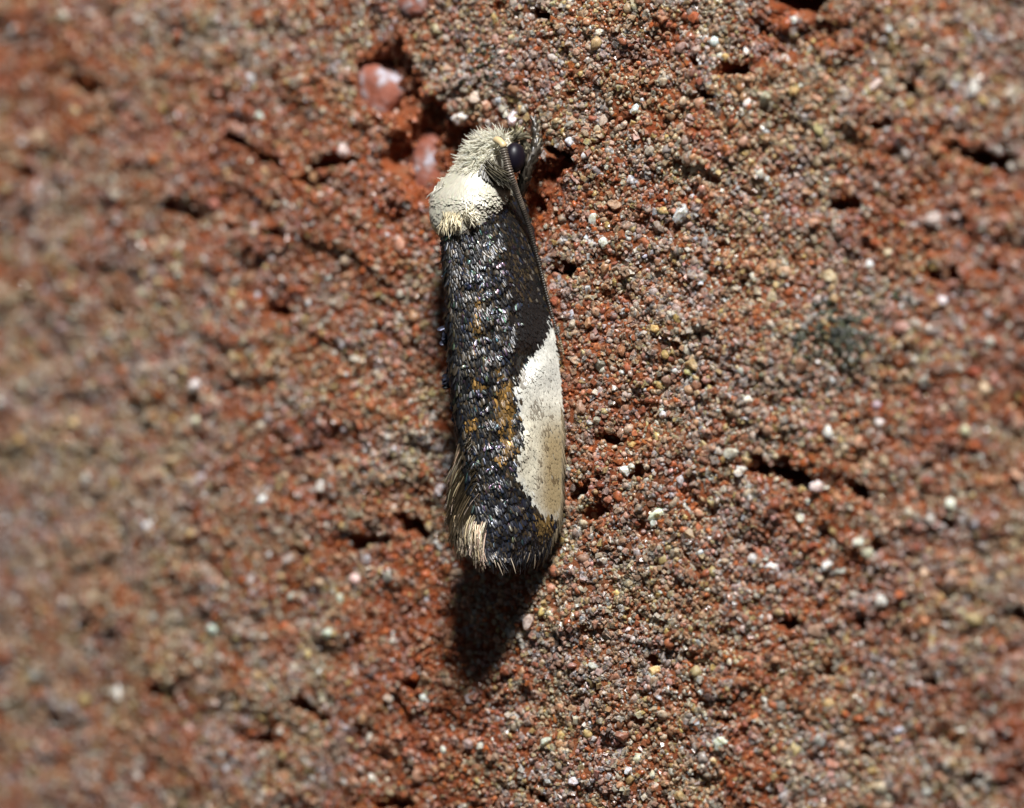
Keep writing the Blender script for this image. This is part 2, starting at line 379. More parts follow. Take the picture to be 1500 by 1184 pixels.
def build_grit(n0, shape, rlo, rhi, seed, embed, jit, flat=.22):
    r = np.random.default_rng(seed)
    v = r.uniform(-10.8, 9.8, n0); u = r.uniform(-7.1, 7.1, n0)
    z = sandiness(v, u); pd = pit_depth(v, u)
    sdm = poly_sd(v, u, MOTHP)
    rec = np.minimum(poly_sd(v, u, RECESS), poly_sd(v, u, RECESS2))
    keep = (r.random(n0) < (0.62 + 0.4 * z)) & (pd < r.uniform(0.03, .35, n0)) & (sdm > -.75) & ((rec > 0.0) | (r.random(n0) < .55))
    v, u, z, rec = v[keep], u[keep], z[keep], rec[keep]; n = len(v)
    rad = np.exp(r.uniform(np.log(rlo), np.log(rhi), n))
    h = brick_height(v, u) + rad * r.uniform(embed[0], embed[1], n)
    ctr = from_wall(v, u, h)
    sv, sf = shape
    loc = sv[None] * (1 + r.normal(0, jit, (n, len(sv), 1))) * r.uniform(.6, 1.3, (n, 1, 3))
    loc = np.einsum('nij,nkj->nki', rand_rot(n, r), loc) * rad[:, None, None]
    loc = loc - NRM * (loc @ NRM)[..., None] * flat
    V = (ctr[:, None] + loc).reshape(-1, 3)
    F = (sf[None] + (np.arange(n) * len(sv))[:, None, None]).reshape(-1, 3)
    gc = grain_colour(z, r)
    hue = np.clip(fbm(v, u, 1.6, 3, 6, .7) * 2.6 + r.normal(0, .35, n), -1, 1)[:, None]       # mauve-grey crusts against ochre ones
    gc = gc * np.where(hue > 0, 1 + hue * np.array([.05, .0, -.15]), 1 - hue * np.array([-.03, -.04, .12]))
    ir = (rec < .05) & (r.random(n) < .85)
    gc[ir] = np.array([.31, .10, .043]) * np.exp(r.normal(0, .15, (ir.sum(), 1)))
    for (sx_, sy_, sr_, pr_) in ((1236, 492, 32, 1.0), (1232, 488, 62, .5), (700, 88, 30, .35)):      # dark lichen stains
        sv_, su_ = wall(sx_, sy_); g_ = r.random(n) < pr_ * np.exp(-((v - sv_) ** 2 * c_ * c_ + (u - su_) ** 2) / (sr_ * .01) ** 2)
        gc[g_] = np.array([.05, .054, .034]) * np.exp(r.normal(0, .5, (g_.sum(), 1)))
    C = np.repeat(gc, len(sv), 0)
    sm = np.repeat(r.random(n) < (.0 if len(sv) == 8 else .6), len(sf))
    return V, F, C, sm
def merge(parts):
    V, F, C, Sm, o = [], [], [], [], 0
    for v, f, c, s in parts:
        V.append(v); F.append(f + o); C.append(c); Sm.append(s); o += len(v)
    return np.concatenate(V), np.concatenate(F), np.concatenate(C), np.concatenate(Sm)
V, F, C, Sm = merge([build_grit(70000, ICO0, .022, .054, 11, (-.25, .42), .2), build_grit(70000, CUBE, .024, .060, 13, (-.25, .42), .22), build_grit(9500, ICO1, .050, .085, 12, (-.45, .15), .15)])
o = obj('sand', mesh('sand', V, F, {'Col': C}, Sm, M_grit), brick); o['kind'] = 'stuff'

# the larger grains, each one a piece of its own
def pebble_mesh(seed, lump):
    r = np.random.default_rng(seed); sv, sf = ICO1
    v = sv * r.uniform(.75, 1.2, (1, 3))
    ax = unit(r.normal(size=(11, 3)))
    for a in ax:                                   # cut facets
        d = r.uniform(.5, .85); t = v @ a; v = v - np.maximum(t - d, 0)[:, None] * a * .9
    v = v * (1 + r.normal(0, lump, (len(v), 1)))
    return mesh('grain', v * 1.15, sf, None, seed % 4 == 0, M_grain)
GM = [pebble_mesh(40 + i, .05) for i in range(8)] + [pebble_mesh(60 + i, .17) for i in range(4)]
WHT = (.68, .68, .63); PALE = (.45, .42, .37); GREY = (.31, .27, .24); YEL = (.40, .31, .16); PINK = (.34, .20, .16); DRK = (.03, .035, .03)
NAMED = [  # px, py, radius px, colour, lumpy
    (1000, 315, 12, WHT, 1), (994, 322, 8, WHT, 1), (965, 752, 13, WHT, 1), (958, 762, 9, WHT, 1), (976, 748, 8, PALE, 1), (1200, 713, 11, WHT, 0), (1212, 716, 7, PALE, 1), (1213, 635, 9, WHT, 1), (283, 567, 9, WHT, 0),
    (370, 115, 9, WHT, 0), (260, 393, 10, PALE, 1), (265, 405, 8, PALE, 1), (22, 45, 12, WHT, 0), (12, 55, 8, PALE, 0), (870, 320, 7, WHT, 0), (885, 357, 9, WHT, 0), (868, 360, 6, PALE, 0), (915, 690, 10, WHT, 1), (924, 686, 6, PALE, 1),
    (998, 709, 8, PALE, 0), (1130, 832, 10, WHT, 1), (1122, 820, 7, PALE, 1), (1213, 828, 9, WHT, 0), (1234, 836, 8, PALE, 0), (1275, 812, 10, PALE, 0), (1260, 795, 11, WHT, 1), (1175, 760, 7, WHT, 1), (1178, 748, 6, PALE, 1), (1184, 735, 5, WHT, 1),
    (1048, 62, 9, WHT, 0), (1094, 75, 7, WHT, 0), (1428, 130, 10, WHT, 0), (1402, 116, 8, PALE, 0), (1306, 44, 7, WHT, 0), (1298, 58, 6, PALE, 0), (1114, 253, 7, WHT, 0), (1124, 261, 5, WHT, 0), (1089, 287, 6, PALE, 0),
    (552, 545, 8, PALE, 0), (522, 528, 9, PALE, 0), (676, 172, 11, WHT, 1), (665, 180, 7, YEL, 0), (690, 165, 6, PALE, 0), (740, 160, 8, PALE, 1), (752, 172, 9, WHT, 1), (768, 160, 7, PALE, 0), (741, 166, 7, WHT, 0), (715, 180, 6, PALE, 0),
    (837, 181, 8, GREY, 0), (836, 209, 8, WHT, 0), (816, 129, 8, PALE, 0), (810, 84, 9, PALE, 0), (822, 64, 8, GREY, 0), (981, 218, 11, GREY, 0), (874, 250, 8, GREY, 0), (858, 228, 7, WHT, 0), (890, 155, 9, PALE, 0), (930, 162, 8, WHT, 0), (884, 178, 9, PALE, 0),
    (1122, 145, 11, (.36, .31, .25), 0), (1090, 165, 10, PALE, 1), (1095, 155, 8, WHT, 1), (1012, 175, 9, GREY, 0), (1000, 70, 9, PINK, 0), (1080, 862, 9, GREY, 0), (1130, 862, 8, GREY, 0), (1195, 925, 14, PINK, 0), (1145, 1033, 11, GREY, 0),
    (1056, 1086, 9, WHT, 1), (1053, 1094, 6, WHT, 1), (930, 1025, 10, PALE, 0), (955, 990, 8, PALE, 0), (870, 975, 9, PALE, 1), (803, 1145, 9, PALE, 0), (930, 935, 8, PALE, 0), (1020, 985, 10, YEL, 0), (905, 830, 8, GREY, 0),
    (973, 608, 6, WHT, 0), (970, 600, 5, WHT, 1), (990, 543, 7, WHT, 0), (1018, 535, 13, YEL, 1), (1010, 545, 8, YEL, 0), (978, 557, 13, PINK, 0), (853, 597, 11, PINK, 0), (828, 648, 11, (.36, .25, .2), 0), (826, 626, 6, WHT, 0), (880, 575, 7, PALE, 1), (894, 640, 9, PALE, 0), (875, 617, 7, GREY, 0),
    (912, 546, 6, WHT, 0), (885, 543, 6, PALE, 0), (1088, 543, 8, PALE, 1), (1095, 586, 8, WHT, 0), (1070, 665, 11, PALE, 0), (1052, 662, 9, PALE, 0), (1040, 690, 9, PALE, 0), (1085, 690, 8, WHT, 1), (999, 707, 10, PALE, 0), (948, 703, 7, PALE, 0), (1064, 628, 8, YEL, 0), (880, 535, 10, GREY, 0),
    (455, 292, 7, DRK, 0), (468, 296, 5, DRK, 1), (480, 928, 10, WHT, 0), (576, 940, 8, PALE, 0), (570, 843, 9, PALE, 0), (672, 842, 13, (.45, .36, .26), 0), (645, 800, 9, PALE, 1), (655, 822, 8, PALE, 0), (642, 720, 10, WHT, 1), (470, 715, 10, PALE, 1), (488, 722, 9, PALE, 1), (385, 732, 9, WHT, 0), (425, 820, 11, PALE, 1), (430, 872, 9, PALE, 0),
    (312, 920, 9, WHT, 0), (300, 835, 9, PALE, 0), (173, 1015, 11, WHT, 0), (52, 990, 12, PALE, 0), (205, 345, 8, PALE, 0), (170, 285, 10, PALE, 0), (55, 275, 9, PALE, 0), (35, 210, 9, PALE, 0), (95, 25, 9, PALE, 0), (320, 30, 8, PALE, 0), (380, 172, 8, WHT, 0), (270, 40, 10, YEL, 0), (90, 480, 10, PALE, 1), (285, 565, 10, WHT, 0),
    (240, 440, 7, PALE, 0), (350, 410, 10, GREY, 0), (345, 525, 10, YEL, 0), (625, 478, 10, YEL, 0), (588, 432, 9, PALE, 1), (596, 300, 8, PALE, 0), (505, 630, 9, PALE, 0), (543, 1080, 8, PALE, 0), (705, 1095, 10, PALE, 1), (750, 925, 10, PALE, 1), (757, 1050, 8, PALE, 0), (545, 1142, 8, WHT, 0), (650, 1100, 7, WHT, 0), (690, 1022, 12, PALE, 0),
    (1290, 620, 9, WHT, 0), (1285, 595, 8, PALE, 0), (1250, 524, 7, WHT, 0), (1353, 560, 10, PALE, 1), (1190, 650, 7, PALE, 0), (1393, 740, 10, WHT, 0), (1440, 800, 9, PALE, 0), (1290, 880, 9, WHT, 0), (1275, 388, 8, WHT, 0), (1370, 320, 16, (.38, .36, .30), 0), (1285, 275, 8, PALE, 0), (1330, 225, 10, PALE, 0), (1465, 220, 8, PALE, 0), (1485, 245, 7, PALE, 0),
    (1380, 440, 8, WHT, 0), (1320, 480, 14, PINK, 0), (1340, 530, 9, PALE, 0), (1480, 440, 16, PINK, 0), (1150, 88, 7, WHT, 0), (1163, 30, 7, WHT, 0), (1275, 135, 10, YEL, 0), (1200, 190, 12, YEL, 1), (1210, 205, 9, YEL, 1), (1220, 245, 8, YEL, 0), (1450, 500, 9, PALE, 0), (1480, 140, 11, PALE, 0), (1415, 565, 8, PALE, 0),
    (1228, 486, 8, DRK, 1), (1236, 492, 9, DRK, 1), (1244, 486, 7, DRK, 1), (1232, 502, 8, DRK, 1), (1246, 500, 6, DRK, 1), (1224, 496, 6, DRK, 1), (1240, 478, 6, (.10, .11, .06), 1), (1228, 508, 6, (.10, .11, .06), 1),
    (1410, 1070, 9, WHT, 0), (1200, 1085, 9, PALE, 0), (1165, 1100, 10, YEL, 0), (1150, 1165, 10, PALE, 0), (1025, 1145, 9, PALE, 1), (985, 1130, 8, PALE, 0), (920, 1130, 8, WHT, 1), (840, 1145, 8, WHT, 0), (1240, 1150, 9, PALE, 0), (1330, 1140, 9, PALE, 0), (1440, 1150, 10, PALE, 0), (20, 880, 10, PALE, 0), (130, 700, 10, PALE, 0),
]
def place_grain(px, py, rpx, col, lumpy, r, stretch=(1, 1, 1), rot=None):
    v, u = wall(px, py); rad = rpx * .01
    h = float(brick_height(np.array([float(v)]), np.array([float(u)]))[0]) + rad * (.15 if col[0] > .5 else -.12)
    # keep the pixel, follow the ray to that height
    p = P(px, py, h)
    q = obj('grain', GM[int(r.integers(8, 12)) if lumpy else int(r.integers(0, 8))], brick, p)
    k = rad * np.array(stretch) * r.uniform(.85, 1.15, 3)
    q.scale = k; q.rotation_euler = rot if rot is not None else r.uniform(0, 6.28, 3)
    q.color = (*[min(.9, float(x) * float(np.exp(r.normal(0, .06)))) for x in col], 1)
    return q
rg = np.random.default_rng(21)
for a in NAMED: place_grain(*a, rg)
place_grain(604, 266, 6, (.52, .5, .5), 0, rg, (1, 1, 3.4), (0, math.radians(-18), 0))     # pale splinter left of the head
nmore = 298 - len(NAMED); tries = 0
while nmore > 0 and tries < 4000:
    tries += 1
    px, py = rg.uniform(5, 1495), rg.uniform(5, 1180)
    v, u = wall(px, py); v = np.array([float(v)]); u = np.array([float(u)])
    if pit_depth(v, u)[0] > .04 or poly_sd(v, u, MOTHP)[0] < .12 or poly_sd(v, u, RECESS)[0] < .05: continue
    if 600 < px < 830 and 180 < py < 840: continue
    place_grain(px, py, rg.uniform(8, 11), grain_colour(sandiness(v, u), rg)[0] * 1.1, rg.random() < .3, rg); nmore -= 1

def lump(name, px, py, h, rad, seed, mat, parent, amp=.10):
    r = np.random.default_rng(seed); sv, sf = ICO2
    k = np.zeros(len(sv))
    for i in range(10):
        a = unit(r.normal(size=3)); k += np.cos((sv @ a) * r.uniform(2, 6) + r.uniform(0, 6)) * r.uniform(.2, 1)
    v = sv * (1 + amp * k[:, None] / 3) * np.array(rad)
    R = np.stack([TAN, UPV, NRM], 1)
    return obj(name, mesh(name, v @ R.T, sf, None, True, mat), parent, P(px, py, h))
lump('pebble', 552, 134, -.42, (.60, .52, .30), 5, M_pebble, brick, .42)
lump('pebble', 622, 244, -.43, (.36, .58, .18), 12, M_pebble, brick, .35)
lump('pebble', 612, 4, -.15, (.34, .26, .26), 9, M_pebble, brick)

# ------------------------------------------------------------------ the moth
BASE = P(745, 560, 0.0)
moth = bpy.data.objects.new('moth', None); COL.objects.link(moth); moth.location = BASE * S
moth.empty_display_size = 0.001
moth['label'] = 'small dark moth with cream head, cream thorax and white wing patch, clinging to brick'; moth['category'] = 'moth'
def mpart(name, V, F, attrs=None, smooth=True, mat=None, parent=None, kind=None):
    o = obj(name, mesh(name, np.asarray(V).reshape(-1, 3) - BASE, F, attrs, smooth, mat), parent or moth)
    if kind: o['kind'] = kind
    return o
rm = np.random.default_rng(5)

# --- wing surfaces: ridge line and costal edge as (px, py, height over the brick)
RIDGE = [(668, 300, 1.22), (655, 345, 1.36), (656, 400, 1.42), (660, 460, 1.44), (664, 520, 1.42), (669, 580, 1.38), (675, 640, 1.33), (683, 700, 1.29), (696, 755, 1.26), (708, 795, 1.22), (714, 815, 1.20)]
COSTA = [(752, 262, .55), (768, 300, .40), (782, 352, .28), (793, 405, .20), (803, 455, .16), (813, 505, .13), (820, 560, .11), (824, 620, .11), (824, 690, .12), (820, 755, .15), (802, 802, .22)]
def wing(t, s, side=1, off=0.0):
    R = curve(RIDGE, t); K = curve(COSTA, t)
    r = P(R[..., 0], R[..., 1], R[..., 2]); k = P(K[..., 0], K[..., 1], K[..., 2])
    # rounded tail end
    ss = np.asarray(s)[..., None]
    chord = k - r
    out = unit(np.cross(chord, UPV)); out = np.where((out @ NRM)[..., None] < 0, -out, out)
    bul = ((.22 + .06 * np.sin(np.pi * np.asarray(t))) * (1 - .75 * sstep(.72, 1.0, np.asarray(t))))[..., None]
    tt_ = np.asarray(t) + 0 * np.asarray(s); s2_ = np.asarray(s) + 0 * np.asarray(t)
    rough = (.060 * fbm(tt_ * 17 + 3, s2_ * 6, 1.0, 3, 6) * sstep(0, .12, s2_) * sstep(.7, .5, s2_))[..., None]
    p = r + chord * ss + out * (bul * np.sin(np.pi * ss ** .85) + off + rough)
    if side < 0:
        dv = ((p - r) @ TAN)[..., None]
        p = p - 2 * dv * TAN
        p = p - NRM * (0.03 + 0.02 * ss) + TAN * 0.20 * np.sin(np.pi * ss)
    if side > 0:
        dq = np.exp(-(((np.asarray(t) - .50) / .035) ** 2 + ((np.asarray(s) - .66) / .13) ** 2))[..., None]
        p = p - out * .15 * dq
    tail = sstep(.86, 1.0, np.asarray(t))[..., None]
    p = p - UPV * tail * .08 * np.sin(np.pi * np.clip(ss * 1.05 - .02, 0, 1)) ** .8
    return p
def wing_frame(t, s, side):
    e = 1e-3
    p = wing(t, s, side); dt = unit(wing(np.minimum(t + e, 1), s, side) - wing(np.maximum(t - e, 0), s, side))
    ds = unit(wing(t, np.minimum(s + e, 1), side) - wing(t, np.maximum(s - e, 0), side))
    nn = unit(np.cross(dt, ds)); ref = NRM * .6 + side * TAN * .6
    nn = np.where((nn @ ref)[..., None] < 0, -nn, nn)
    return p, dt, ds, nn
PATCH = [(804, 446), (797, 482), (783, 510), (768, 533), (751, 556), (747, 566), (755, 580), (757, 600), (762, 622), (763, 642), (755, 664), (751, 690), (764, 710), (777, 734), (790, 748), (812, 760), (835, 740), (840, 600), (835, 500), (815, 446)]
def wing_colour(px, py, r, side=1):
    n = len(px)
    base = np.array([.0075, .0072, .0075]) * np.exp(r.normal(0, .28, (n, 1)))
    q = r.random(n)
    blue = q < .10; base[blue] = np.array([.010, .015, .030]) * np.exp(r.normal(0, .3, (blue.sum(), 1)))
    brn = (q > .14) & (q < .40); base[brn] = np.array([.040, .028, .014]) * np.exp(r.normal(0, .3, (brn.sum(), 1)))
    lt = q > .972; base[lt] = np.array([.12, .105, .085])
    shine = np.where(r.random(n) < .16, r.uniform(.1, .4, n), r.uniform(0, .08, n))
    film = np.where(r.random(n) < .15, r.uniform(250, 620, n), 0.0)
    cream = np.zeros(n, bool)
    if side > 0:
        dark_r = np.exp(-(((px - 785) / 45) ** 2 + ((py - 470) / 45) ** 2)) * 1.2      # plain velvet black next to the patch
        k = r.random(n) < dark_r; base[k] = np.array([.009, .008, .008]); shine[k] = 0; film[k] = 0
        for cx, cy, rx, ry, st in [(737, 590, 15, 38, .95), (742, 640, 11, 25, .8), (733, 668, 9, 10, .7), (698, 560, 9, 12, .75), (686, 622, 9, 12, .7), (698, 470, 7, 40, .45), (703, 430, 5, 20, .4), (728, 540, 5, 12, .6), (690, 610, 8, 10, .4)]:
            k = r.random(n) < st * np.exp(-(((px - cx) / rx) ** 2 + ((py - cy) / ry) ** 2) ** 2)
            base[k] = np.array([.135, .074, .018]) * np.exp(r.normal(0, .6, (k.sum(), 1))); shine[k] = .05; film[k] = 0
        sd = poly_sd(px, py, PATCH) + r.normal(0, 2.2, n) + 4 * fbm(px, py, .14, 2, 3)
        k = sd < 0; cream |= k
        tanside = sstep(780, 806, px) * sstep(590, 650, py) * .9
        tp = sstep(640, 540, py)[:, None]
        cc = (np.array([.61, .60, .53]) * tp + np.array([.56, .52, .40]) * (1 - tp)) * np.exp(r.normal(0, .07, (n, 1))) * (1 + .35 * fbm(px, py, .05, 3, 5))[:, None]
        cc = cc * (1 - tanside[:, None]) + np.array([.33, .245, .12]) * tanside[:, None]
        edge = np.exp(-(sd / 7.0) ** 2)[:, None]; cc = cc * (1 - .5 * edge) + np.array([.58, .60, .58]) * .5 * edge
        for cx, cy, rr in [(798, 628, 5), (800, 655, 4), (790, 672, 4), (792, 700, 5), (803, 682, 4), (786, 598, 9), (806, 606, 3), (812, 700, 4), (765, 552, 9)]:  # grey smudges; the last one paints the dent's shade into the colour
            kk = r.random(n) < .8 * np.exp(-(((px - cx) / rr) ** 2 + ((py - cy) / rr / 1.4) ** 2))
            cc[kk] *= np.array([.45, .42, .40])
        kk = r.random(n) < .02; cc[kk] *= .6
        base[k] = cc[k]; shine[k] = r.uniform(0, .08, k.sum()); film[k] = 0
        # rusty yellow scales at the wing tip behind the patch
        k = (r.random(n) < .8 * np.exp(-(((px - 797) / 16) ** 2 + ((py - 764) / 18) ** 2) ** 2)) & ~cream
        base[k] = np.array([.15, .095, .032]) * np.exp(r.normal(0, .45, (k.sum(), 1))); film[k] = 0
        k = (py > 720) & (px < 785) & (r.random(n) < .4) & ~cream; base[k] = np.array([.014, .0155, .024]) * np.exp(r.normal(0, .4, (k.sum(), 1))); shine[k] = r.uniform(.05, .35, k.sum())
    return base, shine, film, cream

# plates: overlapping wing scales
PL_V = np.array([(0, 0, 0), (-.42, .35, -.10), (0, .35, .10), (.42, .35, -.10), (-.46, .8, -.12), (0, .82, .10), (.46, .8, -.12), (-.25, 1.0, -.04), (.25, 1.0, -.04)])
PL_F = np.array([(0, 2, 1), (0, 3, 2), (1, 2, 5), (1, 5, 4), (2, 3, 6), (2, 6, 5), (4, 5, 7), (5, 6, 8), (5, 8, 7)])
def plates(p, fwd, nrm, width, length, tilt, roll, r, curl=0.0):
    """plates rooted at p, pointing along fwd, lifted by tilt (rad) off the surface"""
    n = len(p)
    side = unit(np.cross(fwd, nrm)); nrm = unit(np.cross(side, fwd))
    a = roll[:, None]; fwd2 = unit(fwd * np.cos(a) + side * np.sin(a)); side = unit(np.cross(fwd2, nrm))
    t = tilt[:, None]
    f3 = fwd2 * np.cos(t) + nrm * np.sin(t); n3 = nrm * np.cos(t) - fwd2 * np.sin(t)
    lv = PL_V[None]
    yl = lv[..., 1]; zc = lv[..., 2] * width[:, None] - curl * (yl ** 2) * length[:, None]
    V = p[:, None] + side[:, None] * (lv[..., 0] * width[:, None])[..., None] + f3[:, None] * (yl * length[:, None])[..., None] + n3[:, None] * zc[..., None]
    F = (PL_F[None] + (np.arange(n) * len(PL_V))[:, None, None]).reshape(-1, 3)
    return V.reshape(-1, 3), F
def rep(a, k=len(PL_V)): return np.repeat(a, k, 0)

def make_wing(side, rows, cols):
    t = np.linspace(0, 1, 150); s = np.linspace(0, 1, 50)
    T, Sx = np.meshgrid(t, s, indexing='ij')
    up = wing(T, Sx, side); p, dt, ds, nn = wing_frame(T, Sx, side)
    lo = up - nn * .035; up = up - nn * .012
    sheet = np.tile((.014, .012, .011), (T.size, 1))
    if side > 0:
        sx_, sy_ = to_px(up.reshape(-1, 3)); sheet[poly_sd(sx_, sy_, PATCH) < -2] = (.50, .47, .38)
    n, m = T.shape
    V = np.concatenate([up.reshape(-1, 3), lo.reshape(-1, 3)]); g = grid_faces(n, m); k = n * m
    rim = np.concatenate([np.arange(m), np.arange(1, n) * m + m - 1, (n - 1) * m + np.arange(m - 2, -1, -1), np.arange(n - 2, 0, -1) * m])
    r2 = np.roll(rim, -1)
    wo = mpart('forewing', V, [g, (g + k)[:, ::-1], np.stack([rim, rim + k, r2 + k, r2], -1)], {'Col': np.concatenate([sheet, sheet]), 'shine': np.zeros(2 * k), 'film': np.zeros(2 * k)}, True, M_cream)
    r = np.random.default_rng(100 + side)
    ti, si = np.meshgrid((np.arange(rows) + .5) / rows, (np.arange(cols) + .5) / cols, indexing='ij')
    si = si + ((np.arange(rows) % 2) * .5 / cols)[:, None]
    ti = np.clip(ti + r.normal(0, .35 / rows, ti.shape), 0, 1).ravel(); si = np.clip(si + r.normal(0, .25 / cols, si.shape), 0.0, 1).ravel()
    p, dt, ds, nn = wing_frame(ti, si, side)
    px, py = to_px(p)
    col, sh, film, cream = wing_colour(px, py, r, side)
    n = len(p)
    wd = np.where(cream, .034, .040) * r.uniform(.75, 1.3, n); ln = np.where(cream, .075, .095) * r.uniform(.75, 1.3, n)
    fl = unit(dt + ds * (.10 + .25 * si)[:, None])
    tilt = np.where(cream, np.abs(r.normal(.02, .02, n)), np.abs(r.normal(.07, .08, n)))
    V, F = plates(p, fl, nn, wd, ln, tilt, r.normal(0, .14, n), r)
    for nm, k, mt in (('wing_scales', ~cream, M_scale), ('patch_scales', cream, M_cream)):
        if k.sum() == 0: continue
        Vk = V.reshape(n, -1, 3)[k]; q = k.sum()
        Fk = (PL_F[None] + (np.arange(q) * len(PL_V))[:, None, None]).reshape(-1, 3)
        mpart(nm, Vk, Fk, {'Col': rep(col[k]), 'shine': rep(sh[k]), 'film': rep(film[k])}, True, mt, wo, 'stuff')
    return wo
wing_r = make_wing(1, 165, 72)
wing_l = make_wing(-1, 130, 46)

# ragged scales along the folded ridge
r_ = np.random.default_rng(77); nq = 420; t_ = r_.uniform(.06, 1, nq); q_ = np.abs(r_.normal(0, .02, nq))
p, dt, ds, nn = wing_frame(t_, q_, 1); px, py = to_px(p); col, sh, film, _c = wing_colour(px, py, r_, -1); col = col * .6; sh = sh * .3
V, F = plates(p, unit(dt - ds * r_.uniform(-.1, .5, nq)[:, None]), nn, r_.uniform(.03, .05, nq), r_.uniform(.09, .20, nq), np.abs(r_.normal(.08, .1, nq)), r_.normal(0, .15, nq), r_)
mpart('ridge_scales', V, F, {'Col': rep(col), 'shine': rep(sh), 'film': rep(film)}, True, M_scale, wing_r, 'stuff')
# lookup from photo pixel to place on the right wing
gt, gs = np.meshgrid(np.linspace(0, 1, 300), np.linspace(0, 1, 120), indexing='ij')
gpx, gpy = to_px(wing(gt, gs, 1))
def on_wing(px, py):
    i = np.argmin((gpx - px) ** 2 + (gpy - py) ** 2); return gt.ravel()[i], gs.ravel()[i]
# raised, glossy scale tufts
TUFTS = [(693, 358, 8), (714, 360, 6), (736, 367, 8), (716, 390, 9), (732, 391, 7), (701, 408, 7), (712, 419, 9), (737, 403, 8), (704, 440, 8), (713, 434, 7), (725, 458, 9), (735, 461, 8), (757, 452, 8), (741, 484, 8), (704, 503, 11), (725, 529, 8),
         (696, 580, 12), (712, 605, 8), (707, 626, 7), (727, 629, 7), (714, 658, 9), (732, 656, 7), (699, 684, 9), (722, 690, 7), (712, 322, 7), (722, 318, 6), (742, 300, 6), (735, 285, 5), (690, 385, 6), (750, 420, 6), (760, 478, 6), (730, 430, 6), (718, 500, 6), (680, 540, 6), (722, 715, 7), (745, 735, 7), (735, 560, 6), (686, 660, 6), (760, 750, 6), (728, 770, 6), (755, 790, 6)]
def tuft(px, py, rpx, seed):
    r = np.random.default_rng(seed); t, s = on_wing(px, py)
    p, dt, ds, nn = [x[0] for x in wing_frame(np.array([t]), np.array([s]), 1)]
    R = rpx * .01; n = int(10 + rpx * 1.6)
    a = r.uniform(-1.7, 1.7, n); q = R * r.uniform(.35, 1.0, n)
    pos = p - dt * R * .6 + (np.cos(a) * -1)[:, None] * dt * q[:, None] * .5 + np.sin(a)[:, None] * ds * q[:, None] * .8
    f = unit(dt * .9 + (np.sin(a) * .35)[:, None] * ds)
    col = np.array([.04, .04, .045]) * np.exp(r.normal(0, .6, (n, 1))) * np.exp(r.normal(0, .16, (n, 3)))
    sh = r.uniform(.1, .85, n); film = np.where(r.random(n) < .6, r.uniform(250, 700, n), 0)
    hot = r.random(n) < .2; col[hot] = np.array([.36, .35, .36]) * np.exp(r.normal(0, .15, (hot.sum(), 3)))  # pale silver scales: tuft highlights put into the colour
    V, F = plates(pos, f, np.tile(nn, (n, 1)), r.uniform(.025, .045, n), R * r.uniform(.7, 1.2, n), r.uniform(.1, .8, n), r.normal(0, .4, n), r, .30)
    mpart('scale_tuft', V, F, {'Col': rep(col), 'shine': rep(sh), 'film': rep(film)}, True, M_scale, wing_r)
for i, a in enumerate(TUFTS): tuft(*a, 300 + i)
def edge_tuft(px, py, n, ln, ang, seed):
    """upright scales on the far wing, seen against the brick"""
    r = np.random.default_rng(seed); t0 = np.interp(py, [q[1] for q in RIDGE], np.linspace(0, 1, len(RIDGE)))
    tt = np.full(n, t0) + r.normal(0, .006, n); ss = np.clip(np.full(n, .38) + r.normal(0, .03, n), 0, 1)
    p, dt, ds, nn = wing_frame(tt, ss, -1)
    f = unit(nn * math.sin(ang) + dt * math.cos(ang) + r.normal(0, .15, (n, 3)))
    col = np.array([.05, .055, .08]) * np.exp(r.normal(0, .5, (n, 1)))
    V, F = plates(p - f * .02, f, unit(np.cross(f, UPV) + 0 * f), r.uniform(.04, .07, n), ln * r.uniform(.7, 1.1, n), np.zeros(n), r.normal(0, .2, n), r, .35)
    mpart('scale_tuft', V, F, {'Col': rep(col), 'shine': rep(r.uniform(.3, .8, n)), 'film': rep(r.uniform(0, 500, n))}, True, M_scale, wing_l)
edge_tuft(650, 505, 6, .22, .85, 1); edge_tuft(652, 520, 6, .16, .8, 2); edge_tuft(656, 585, 12, .17, 1.2, 3)
for i_ in range(16): edge_tuft(640, float(rm.uniform(350, 660)), int(rm.integers(2, 5)), float(rm.uniform(.05, .10)), float(rm.uniform(.35, .9)), 30 + i_)
edge_tuft(640, 372, 6, .11, .6, 4); edge_tuft(642, 430, 5, .10, .6, 5); edge_tuft(648, 470, 5, .10, .6, 6)

# --- strands (hair-like scales): tapered three-sided tubes along quadratic curves
def strands(p0, p1, p2, rad, seg=5):
    n = len(p0); t = np.linspace(0, 1, seg + 1)[None, :, None]
    c = (1 - t) ** 2 * p0[:, None] + 2 * t * (1 - t) * p1[:, None] + t ** 2 * p2[:, None]
    d = unit(2 * (1 - t) * (p1 - p0)[:, None] + 2 * t * (p2 - p1)[:, None] + 1e-9)
    ref = np.where(np.abs(d[..., :1]) > .9, np.array([0, 0, 1.0]), np.array([1.0, 0, 0]))
    a = unit(np.cross(d, ref)); b = np.cross(d, a)
    rr = rad[:, None, None] * np.array([.8, 1, 1, .9, .7, .25, .2, .2])[:seg + 1][None, :, None]
    V = np.stack([c + (a * math.cos(k) + b * math.sin(k)) * rr for k in (0, 2.094, 4.189)], 2)   # n, seg+1, 3, xyz
    base = (np.arange(n) * (seg + 1) * 3)[:, None]
    g = grid_faces(seg + 1, 3, True)
    F = (g[None] + base[..., None]).reshape(-1, 4)
    return V.reshape(-1, 3), F, (seg + 1) * 3
